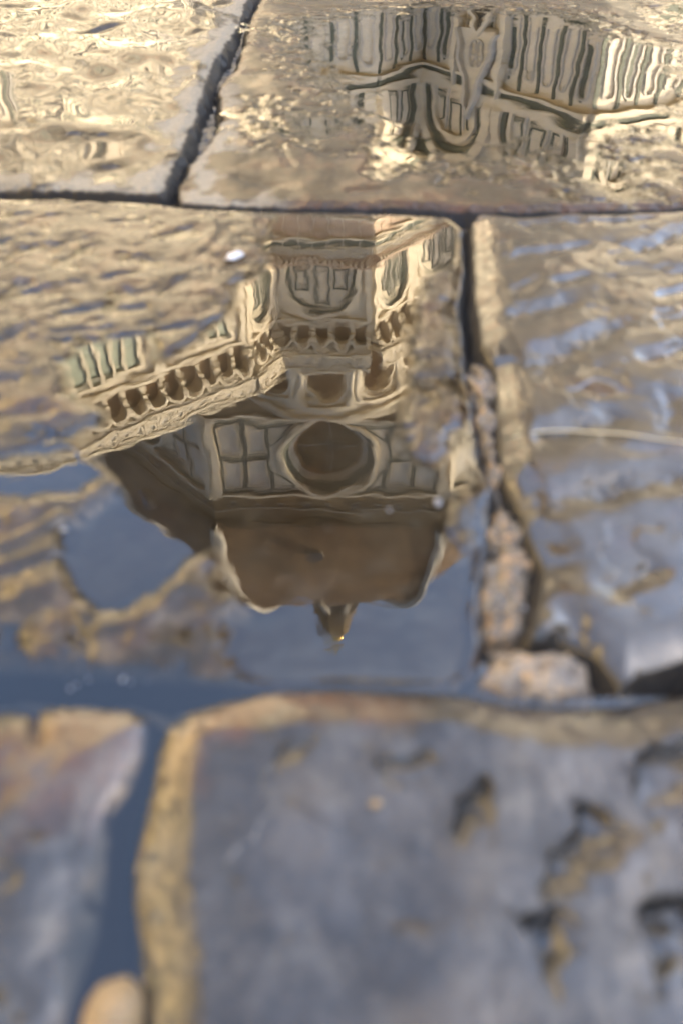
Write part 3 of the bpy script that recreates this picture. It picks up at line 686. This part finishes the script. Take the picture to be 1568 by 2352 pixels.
# how wet, how glossy, how rusty
wetA = {k: np.ones(GX.shape) for k in 'abcdef'}; glossA = {}; rustA = {}
dryn = fbm(GX, GY, .03, 4, .6, 63)
def near(key, other, lo, hi): return 1-sstep(lo, hi, np.abs(SD[key]-0))
patch = fbm(GX, GY*.7, .028, 3, .55, 67)
sa_r = sstep(.027, .007, SD['a']+.036*patch)*sstep(-.34, -.16, GX); sb_l = sstep(.024, .006, SD['b']+.038*patch)*sstep(-.02, -.07, GX+.2*(GY-.55))
wetA['a'] = 1-.9*sa_r*(GX < 0)*sstep(-.001, .003, SD['a']); wetA['b'] = 1-.9*sb_l*sstep(-.001, .003, SD['b'])
grimeShadeA = {k: sstep(.0025, -.0005, SD[k]+.0012*dryn) for k in 'abcdef'}  # dark grit on the joint walls, plus the gap's shade painted in
glossA = {'a': np.clip(.93-.8*sa_r, 0, 1), 'b': np.clip(.50+.4*dryn+.5*mp_b-.5*sb_l, .1, 1), 'c': np.clip(.72+.35*dryn+.4*mp_c, .3, 1),
          'd': np.clip(.55+.35*dryn+.5*mp_d, .25, 1), 'e': np.clip(.52+.4*dryn+.5*mp_e, .2, 1), 'f': np.clip(.55+.4*dryn, .2, 1)}
for k_, w_ in (('d', .013), ('e', .011), ('f', .008)): glossA[k_] = np.maximum(glossA[k_], .95*sstep(w_+.004, w_-.004, SD[k_]))
grimeShadeA['e'] = np.maximum(grimeShadeA['e'], .9*pit_shade)  # far left pit rims darkened in colour to stand for their shade
zero = np.zeros(GX.shape)
rustA = {'a': zero, 'b': np.clip(.15+.6*dryn, 0, 1)+sstep(.02, .0, SD['b'])*.3, 'c': np.clip(.15+.5*dryn, 0, 1), 'd': np.clip(.5*dryn, 0, 1)+.5*sstep(.035, .01, np.abs(GY-.50))*sstep(.02, 0, SD['d']),
         'e': np.clip(sstep(.020, .004, SD['e']+.010*dryn)*sstep(.055, .02, np.hypot(GX-G(660, 1640)[0], GY-G(660, 1640)[1]))*.8, 0, 1),
         'f': np.clip(sstep(.042, .01, np.hypot(GX-G(210, 1720)[0], GY-G(210, 1720)[1])+.02*dryn)*.75, 0, 1)}

def grid_mesh(name, Z, cells, mats, attrs=None, parent=None):
    R_, C_ = Z.shape; use = np.zeros(Z.shape, bool)
    use[:-1, :-1] |= cells; use[1:, :-1] |= cells; use[:-1, 1:] |= cells; use[1:, 1:] |= cells
    idx = np.full(Z.shape, -1, np.int64); nv = int(use.sum()); idx[use] = np.arange(nv)
    v = np.stack([GX[use], GY[use], Z[use]], 1).astype(np.float32)
    r, c = np.nonzero(cells)
    q = np.stack([idx[r, c], idx[r, c+1], idx[r+1, c+1], idx[r+1, c]], 1).astype(np.int32); nf = len(q)
    me = bpy.data.meshes.new(name)
    me.vertices.add(nv); me.vertices.foreach_set('co', v.ravel())
    me.loops.add(nf*4); me.loops.foreach_set('vertex_index', q.ravel())
    me.polygons.add(nf); me.polygons.foreach_set('loop_start', np.arange(0, nf*4, 4, dtype=np.int32))
    me.polygons.foreach_set('use_smooth', np.ones(nf, bool))
    for m in mats: me.materials.append(m)
    for an, arr in (attrs or {}).items():
        a = me.attributes.new(an, 'FLOAT', 'POINT'); a.data.foreach_set('value', arr[use].astype(np.float32))
    me.update(); me.validate()
    o = bpy.data.objects.new(name, me); COL.objects.link(o)
    if parent: o.parent = parent
    return o

def mk_stone(name, wet1, wet2, dry, coat_ior=1.38, pale=(0.05, 0.04, 0.025), silt_sheen=(0.100, 0.084, 0.064)):
    m, nt, n, L, b = newmat(name)
    v = objco(nt); wet, gl, ru, gm, si = attr(nt, 'wet'), attr(nt, 'gloss'), attr(nt, 'rust'), attr(nt, 'grime_shade'), attr(nt, 'silt_sheen')
    a = noise(nt, 28, 6, 0.65, v); f = noise(nt, 420, 3, 0.7, v); g = noise(nt, 1500, 2, 0.6, v)
    c = ramp(nt, a.outputs[0], [(0.30, wet1), (0.68, wet2)]).outputs[0]
    c = mixc(nt, ramp(nt, ru, [(0.1, (0, 0, 0)), (0.8, (1, 1, 1))]).outputs[0], c, (0.075, 0.034, 0.015))
    sp = ramp(nt, f.outputs[0], [(0.25, (0.6, 0.6, 0.6)), (0.6, (1.08, 1.06, 1.04)), (0.8, (1.45, 1.38, 1.28))]).outputs[0]
    c = mixc(nt, 1.0, c, sp, 'MULTIPLY')
    cl = noise(nt, 85, 5, 0.65, v)
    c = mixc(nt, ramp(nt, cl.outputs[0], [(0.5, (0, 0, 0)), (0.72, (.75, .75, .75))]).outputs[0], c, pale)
    c = mixc(nt, si, c, silt_sheen)
    dr = mixc(nt, 1.0, dry, sp, 'MULTIPLY')
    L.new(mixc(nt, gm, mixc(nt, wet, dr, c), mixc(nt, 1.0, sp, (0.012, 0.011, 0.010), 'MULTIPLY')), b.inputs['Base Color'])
    b.inputs['Roughness'].default_value = 0.75; b.inputs['Specular IOR Level'].default_value = 0.25
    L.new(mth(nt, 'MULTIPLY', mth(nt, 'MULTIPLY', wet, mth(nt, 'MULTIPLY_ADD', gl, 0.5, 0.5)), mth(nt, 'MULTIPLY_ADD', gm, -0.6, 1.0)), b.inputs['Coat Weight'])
    b.inputs['Coat IOR'].default_value = coat_ior
    L.new(mth(nt, 'MULTIPLY_ADD', gl, -0.24, 0.26, True), b.inputs['Coat Roughness'])
    hb = mth(nt, 'ADD', f.outputs[0], mth(nt, 'MULTIPLY', g.outputs[0], 0.5))
    L.new(bump(nt, hb, 0.9, 0.0008), b.inputs['Normal'])
    rough_amt = mth(nt, 'MULTIPLY_ADD', gl, -0.85, 0.80, True)
    bc = nt.nodes.new("ShaderNodeBump"); bc.inputs['Distance'].default_value = 0.00045
    L.new(f.outputs[0], bc.inputs['Height']); L.new(rough_amt, bc.inputs['Strength'])
    L.new(bc.outputs[0], b.inputs['Coat Normal'])
    return m
ST_A = mk_stone('wet_golden_sandstone', (0.018, 0.013, 0.006), (0.050, 0.036, 0.017), (0.29, 0.26, 0.20), 1.27)
ST_W = mk_stone('wet_sandstone', (0.014, 0.011, 0.006), (0.038, 0.028, 0.015), (0.27, 0.24, 0.20), 1.42, (0.115, 0.085, 0.050))
ST_G = mk_stone('wet_grey_sandstone', (0.016, 0.013, 0.008), (0.044, 0.035, 0.021), (0.26, 0.24, 0.21), 1.65)
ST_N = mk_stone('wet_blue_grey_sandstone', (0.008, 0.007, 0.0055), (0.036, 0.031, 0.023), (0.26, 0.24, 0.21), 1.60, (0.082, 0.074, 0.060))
sn = fbm(GX, GY, .045, 4, .55, 211)
siltSheenA = {k: np.zeros(GX.shape) for k in 'abcdef'}
siltSheenA['c'] = np.clip(mp_c*(.62+.9*sn), 0, 1)
siltSheenA['e'] = np.clip(sstep(-.15, .40, sn+1.6*(GX-.03))*.42, 0, .42)  # pale patches, lighter to the right: brighter sky reflection put into the colour
siltSheenA['f'] = np.clip(sstep(.0, .5, sn)*.6, 0, .6)
LAB = {'a': 'glossy rippling paving stone mirroring bright cream walls, left of the dark open crack',
       'b': 'broad muddy brown paving stone with pale dry chips along the crack at its left end',
       'c': 'paving stone half under the puddle mirroring the dome, with golden ridges at its left',
       'd': 'paving stone right of the sandy joint, with slanting chisel grooves shining blue',
       'e': 'large blurred grey blue foreground paving stone with a golden rim down its left edge',
       'f': 'blurred rust stained paving stone in the lower left corner beside the water filled joint'}
cellid = bid[:-1, :-1]
for k, (key, poly, top, er) in enumerate(SLABS):
    s = SD[key]; ok = (s > -.009)
    same = ((bid[:-1, :-1] == k) | (bid[1:, :-1] == k) | (bid[:-1, 1:] == k) | (bid[1:, 1:] == k))
    cells = ok[:-1, :-1] & ok[1:, 1:] & same
    o = grid_mesh('paving_stone', ZS[key], cells, [{'a': ST_A, 'b': ST_A, 'c': ST_W, 'd': ST_G, 'e': ST_N, 'f': ST_N}[key]], {'wet': wetA[key], 'gloss': glossA[key], 'rust': rustA[key], 'grime_shade': grimeShadeA[key], 'silt_sheen': siltSheenA[key]})
    setp(o, LAB[key], 'paving stone', 'stones of the wet paving')

# joint bed: grit and sand under and between the stones
def mk_grit(name, cols, scale, wet):
    m, nt, n, L, b = newmat(name)
    v = objco(nt)
    vo = n.new("ShaderNodeTexVoronoi"); vo.inputs['Scale'].default_value = scale; L.new(v, vo.inputs['Vector'])
    sep = n.new("ShaderNodeSeparateColor"); L.new(vo.outputs['Color'], sep.inputs[0])
    c = ramp(nt, sep.outputs[0], [(i/(len(cols)-1), cc) for i, cc in enumerate(cols)])
    f = noise(nt, 900, 3, 0.6, v)
    L.new(mixc(nt, 0.6, c.outputs[0], f.outputs[0], 'MULTIPLY'), b.inputs['Base Color'])
    b.inputs['Roughness'].default_value = 0.8; b.inputs['Coat Weight'].default_value = wet; b.inputs['Coat Roughness'].default_value = 0.2
    L.new(bump(nt, mth(nt, 'SUBTRACT', 1.0, vo.outputs['Distance']), 0.8, 0.0012), b.inputs['Normal'])
    return m
GRIT = mk_grit('joint_grit', [(0.016, 0.014, 0.011), (0.05, 0.043, 0.034), (0.08, 0.07, 0.055), (0.14, 0.125, 0.10)], 260, 0.5)
SAND = mk_grit('sandy_mortar', [(0.10, 0.08, 0.06), (0.24, 0.19, 0.14), (0.34, 0.28, 0.21), (0.20, 0.185, 0.17), (0.52, 0.33, 0.15)], 300, 0.35)
bedz = -.0105+.0022*fbm(GX, GY, .012, 4, .6, 101)+.001*mid
bed_cells = (best[:-1, :-1] < .006) & (best[:-1, :-1] > -.014)
ob = grid_mesh('ground', bedz, bed_cells, [GRIT]); setp(ob, kind='structure', label='dark grit in the joints between the paving stones')
MORT = P((1078, 860), (1090, 950), (1104, 1040), (1134, 1125), (1124, 1200), (1120, 1300), (1106, 1400), (1116, 1468), (1196, 1462), (1222, 1390), (1220, 1310), (1190, 1215), (1158, 1120), (1146, 1010), (1140, 910), (1128, 850), (1100, 836))
sm = sdf(MORT, WX, WY)+.0030
lumps = np.abs(fbm(GX, GY, .007, 3, .6, 131))
mfill = sstep(-.0005, .006, sm+.006*fbm(GX, GY, .014, 3, .6, 137))
mz = np.where(sm > 0, -.0070+.0068*mfill, -.0070+.8*sm)+.0016*fbm(GX, GY, .0055, 3, .6, 133)*1.3+.0022*lumps-.0004
MUD = mk_grit('muddy_mortar', [(0.06, 0.045, 0.03), (0.15, 0.115, 0.075), (0.22, 0.17, 0.11), (0.12, 0.105, 0.09), (0.42, 0.26, 0.12)], 330, 0.6)
om = grid_mesh('mortar_strip', mz, ((sm > -.006)[:-1, :-1]), [MUD]); setp(om, 'crumbling sandy mortar filling the upright joint right of the puddle', 'mortar')
CHIP = P((1082, 1580), (1090, 1555), (1120, 1535), (1135, 1508), (1165, 1490), (1200, 1500), (1240, 1502), (1290, 1498), (1335, 1508), (1362, 1540), (1366, 1580), (1340, 1600), (1280, 1606), (1220, 1606), (1150, 1600), (1100, 1592))
sc_ = sdf(CHIP, WX+.0035*fbm(GX, GY, .012, 3, .6, 151), WY+.0035*fbm(GX, GY, .012, 3, .6, 152))
cz_ = np.where(sc_ > 0, -.004+.0095*(1-np.exp(-np.maximum(sc_, 0)/.0028)), -.004+2.0*sc_)+.0026*fbm(GX, GY, .012, 4, .6, 141)+.0012*np.abs(fbm(GX, GY, .004, 2, .6, 143))
oc = grid_mesh('stone_chip', cz_, ((sc_ > -.005)[:-1, :-1]), [SAND]); setp(oc, 'pale sandy lump of stone lying where the joints meet, right of the puddle', 'stone chip')

# the puddle: a level film that climbs a little where the stone comes up through it
def mk_water():
    m = bpy.data.materials.new('rain_water'); m.use_nodes = True; nt = m.node_tree; n = nt.nodes; n.clear(); L = nt.links
    out = n.new("ShaderNodeOutputMaterial"); mx = n.new("ShaderNodeMixShader"); fr = n.new("ShaderNodeFresnel"); fr.inputs[0].default_value = 1.60
    tr = n.new("ShaderNodeBsdfTransparent"); tr.inputs[0].default_value = (0.80, 0.72, 0.58, 1)
    gl = n.new("ShaderNodeBsdfGlossy"); gl.inputs['Roughness'].default_value = 0.0; gl.inputs[0].default_value = (1, 1, 1, 1)
    L.new(fr.outputs[0], mx.inputs[0]); L.new(tr.outputs[0], mx.inputs[1]); L.new(gl.outputs[0], mx.inputs[2]); L.new(mx.outputs[0], out.inputs[0])
    return m
WATER = mk_water()
zst = np.choose(bid, [ZS[k] for k in 'abcdef'])
zst = np.maximum(zst, np.where(sm > -.004, mz, -1)); zst = np.maximum(zst, np.where(sc_ > -.004, cz_, -1))
zlow = np.choose(bid, [ZS[k]-.00030*fine for k in 'abcdef'])
S_ = .00045
soft = S_*np.log1p(np.exp(np.clip(zlow/S_, -40, 30)))
deep = sstep(.0004, -.002, zst)
rip = sstep(.5, .62, GY)*(1.5e-4*fbm(GX, GY*.6, .055, 2, .30, 203))+2.8*(1-.75*sstep(.5, .62, GY))*(7e-6*fbm(GX, GY*.8, .013, 2, .5, 201)+14e-6*fbm(GX, GY, .045, 2, .5, 207))
rip = rip+1.7e-5*fbm(GX, GY, .015, 3, .5, 221)*np.exp(-((GX-G(760, 1370)[0])/.055)**2-((GY-G(760, 1370)[1])/.016)**2)
zw = np.minimum(soft, .0016)-.00016+rip
region = np.zeros(GX.shape, bool)
region |= (mp_c > .01) | (mp_b > .02)
jointwater = (best < .010) & (GY < G(784, 1535)[1]) & ~((GX > .05) & (GY > G(784, 1600)[1]))
region |= (SD['c'] > .0012)
region &= ~((SD['c'] < .0012) & (bid == 2) & (GX > .03) & (GY > G(784, 1570)[1]))
region |= jointwater
region &= (zst-zw < .0012)
ow = grid_mesh('puddle', zw, region[:-1, :-1] & region[1:, 1:], [WATER]); setp(ow, kind='structure', label='still rain water on the paving, mirroring the cathedral dome upside down')

# the piazza beyond, one sheet to the horizon
def mk_piazza():
    m, nt, n, L, b = newmat('piazza_paving')
    v = objco(nt); br = n.new("ShaderNodeTexBrick"); L.new(v, br.inputs['Vector'])
    br.inputs['Scale'].default_value = 1.0; br.inputs['Mortar Size'].default_value = 0.010; br.inputs['Brick Width'].default_value = 0.62; br.inputs['Row Height'].default_value = 0.42; br.inputs['Mortar Smooth'].default_value = 0.4; br.offset = 0.37
    br.inputs['Color1'].default_value = (0.075, 0.06, 0.04, 1); br.inputs['Color2'].default_value = (0.12, 0.098, 0.066, 1); br.inputs['Mortar'].default_value = (0.03, 0.028, 0.025, 1)
    a = noise(nt, 9, 5, 0.6, v)
    L.new(mixc(nt, 0.5, br.outputs[0], a.outputs[0], 'OVERLAY'), b.inputs['Base Color']); b.inputs['Roughness'].default_value = 0.6
    b.inputs['Coat Weight'].default_value = 0.5; b.inputs['Coat Roughness'].default_value = 0.15
    L.new(bump(nt, mth(nt, 'ADD', a.outputs[0], mth(nt, 'MULTIPLY', br.outputs['Fac'], -1.2)), 0.6, 0.006), b.inputs['Normal'])
    return m
pm = bpy.data.meshes.new('piazza'); pm.from_pydata([(-900, -900, -.0135), (900, -900, -.0135), (900, 900, -.0135), (-900, 900, -.0135)], [], [(0, 1, 2, 3)])
pm.materials.append(mk_piazza()); po = bpy.data.objects.new('piazza', pm); COL.objects.link(po); setp(po, kind='structure', label='paved square around the cathedral')

# ------------------------------------------------------------------ small things lying on the stones
def zat(x, y):
    r = min(max(np.searchsorted(rows, y), 0), len(rows)-1); c = int(np.argmin(np.abs(GX[r]-x)))
    return float(max(zst[r, c], zw[r, c] if region[r, c] else -1))
def lump(name, px, py, rad, mat, label, cat, group=None, flat=.7, seed=1, lift=.3, asp=(1, 1)):
    x, y = G(px, py); z = zat(x, y); rs = random.Random(seed); n1_, n2_ = 14, 9; vs, fs = [], []
    ks = [(Vector((rs.gauss(0, 1), rs.gauss(0, 1), rs.gauss(0, 1))).normalized(), rs.uniform(.75, 1.0)) for _ in range(9)]
    for i in range(n2_+1):
        th = pi*i/n2_
        for j in range(n1_):
            d = Vector((sin(th)*cos(2*pi*j/n1_), sin(th)*sin(2*pi*j/n1_), cos(th))); q = 1.0
            for kd, kk in ks:
                t = d.dot(kd)
                if t > 0: q = min(q, kk/max(t, .38))
            vs.append((d.x*rad*q*asp[0], d.y*rad*q*asp[1], d.z*rad*q*flat))
    for i in range(n2_):
        for j in range(n1_): fs.append((i*n1_+j, (i+1)*n1_+j, (i+1)*n1_+(j+1) % n1_, i*n1_+(j+1) % n1_))
    me = bpy.data.meshes.new(name); me.from_pydata(vs, [], fs); me.materials.append(mat); me.polygons.foreach_set('use_smooth', [True]*len(fs)); me.update()
    o = bpy.data.objects.new(name, me); COL.objects.link(o); o.location = (x, y, z+rad*flat*lift)
    setp(o, label, cat, group); return o
PALE = mk_grit('pale_grain', [(0.24, 0.24, 0.25), (0.40, 0.41, 0.43)], 700, 0.3)
TAN = mk_grit('tan_pebble_stone', [(0.26, 0.18, 0.09), (0.38, 0.27, 0.14)], 500, 0.3)
lump('pebble', 262, 2345, .0080, TAN, 'blurred irregular tan pebble at the bottom edge, beside the golden rim of the foreground stone', 'pebble', flat=.7, seed=3, lift=.05, asp=(.95, 1.25))
GRAINS = [(1005, 1155, .0021, PALE, 'bluish white grain on the wet stone right of the mirrored dome'), (148, 1218, .0015, PALE, 'pale grain at the left end of the golden ridge above the blue pool'),
          (1110, 1516, .0016, PALE, 'pale grain at the upper left corner of the sandy lump'), (893, 1171, .0008, PALE, 'tiny pale grain over the mirrored brown drum'),
          (1424, 856, .0013, PALE, 'pale grain above the dark hollow of the grooved stone'), (860, 1872, .0015, TAN, 'yellowish grain on the blurred foreground stone'),
          (1170, 1395, .0015, TAN, 'orange tan grain in the lower part of the sandy joint'), (1150, 1290, .0012, TAN, 'tan grain halfway down the sandy joint'), (1205, 1385, .0012, PALE, 'pale grain at the right edge of the sandy joint')]
for i, (px, py, r, m_, lb) in enumerate(GRAINS): lump('grain', px, py, r, m_, lb, 'grain', 'grains of grit on the stones', .6, 20+i, .25, (1.25, .85) if i % 2 else (.85, 1.2))
rs_ = random.Random(11)
for i in range(11):
    px, py = rs_.uniform(150, 440), 1558+rs_.uniform(-20, 24)
    lump('grit_speck', px, py, rs_.uniform(.0002, .00055), PALE, 'tiny pale speck of grit floating in the dark blue joint water', 'grit speck', 'specks in the joint water', .6, 60+i, .2)
# scrap of white paper
x, y = G(541, 597); z = zat(x, y); vs, fs = [], []
for i in range(7):
    for j in range(5):
        a, b_ = i/6-.5, j/4-.5; k_ = (1-.5*abs(a)-.35*abs(b_)); vs.append((a*.0095*(1-.35*b_)+.0010*cos(9*b_), b_*.0085*(1-.25*a)+a*.004+.0012*sin(7*a+3*b_), .0016*sin(a*5+1)*cos(b_*4)+.0012*k_))
for i in range(6):
    for j in range(4): fs.append((i*5+j, (i+1)*5+j, (i+1)*5+j+1, i*5+j+1))
me = bpy.data.meshes.new('paper_scrap'); me.from_pydata(vs, [], fs); me.polygons.foreach_set('use_smooth', [True]*len(fs)); me.materials.append(plain('white_paper', (0.62, 0.62, 0.63), 0.7)); me.update()
o = bpy.data.objects.new('paper_scrap', me); COL.objects.link(o); o.location = (x, y, z+.0006)
sm_ = o.modifiers.new('thickness', 'SOLIDIFY'); sm_.thickness = .0004
setp(o, 'tiny crumpled white scrap on the golden ridges left of the mirrored arches', 'paper scrap')
# pale straw
def straw(pts, r):
    P_ = [Vector((*G(q[0], q[1]), q[2])) for q in pts]; fine_ = []
    for i in range(len(P_)-1):
        a, b_, c, d = P_[max(i-1, 0)], P_[i], P_[i+1], P_[min(i+2, len(P_)-1)]
        for k in range(6):
            t = k/6; fine_.append((0.5*((2*b_)+(c-a)*t+(2*a-5*b_+4*c-d)*t*t+(3*b_-a-3*c+d)*t**3), pts[i][3]*(1-t)+pts[i+1][3]*t))
    fine_.append((P_[-1], pts[-1][3])); vs, fs = [], []
    for i, (p, k) in enumerate(fine_):
        tg = (fine_[min(i+1, len(fine_)-1)][0]-fine_[max(i-1, 0)][0]).normalized(); sx = tg.cross(Vector((0, 0, 1))).normalized(); up = sx.cross(tg)
        for j in range(8): vs.append(p+(sx*cos(pi*j/4)+up*sin(pi*j/4))*r*k)
    for i in range(len(fine_)-1):
        for j in range(8): fs.append((i*8+j, i*8+(j+1) % 8, i*8+8+(j+1) % 8, i*8+8+j))
    me = bpy.data.meshes.new('straw'); me.from_pydata(vs, [], fs); me.polygons.foreach_set('use_smooth', [True]*len(fs)); me.update()
    me.materials.append(plain('dry_straw', (0.50, 0.44, 0.30), 0.6)); o = bpy.data.objects.new('straw', me); COL.objects.link(o); return o
zz = [zat(*G(px, py))+.0005 for px, py in ((1175, 1024), (1230, 1016), (1300, 1014), (1345, 1016), (1420, 1026), (1500, 1038), (1590, 1048))]
o = straw([(1175, 1024, zz[0], .7), (1230, 1017, zz[1], 1), (1300, 1015, max(zz[1:4])+.0003, 1), (1345, 1017, zz[3]+.0004, 1), (1420, 1027, zz[4]+.0006, 1), (1500, 1040, zz[5]+.0004, 1), (1590, 1049, zz[6], .8)], .00042)
setp(o, 'thin pale bent straw lying across the chisel grooves of the right hand stone', 'straw')
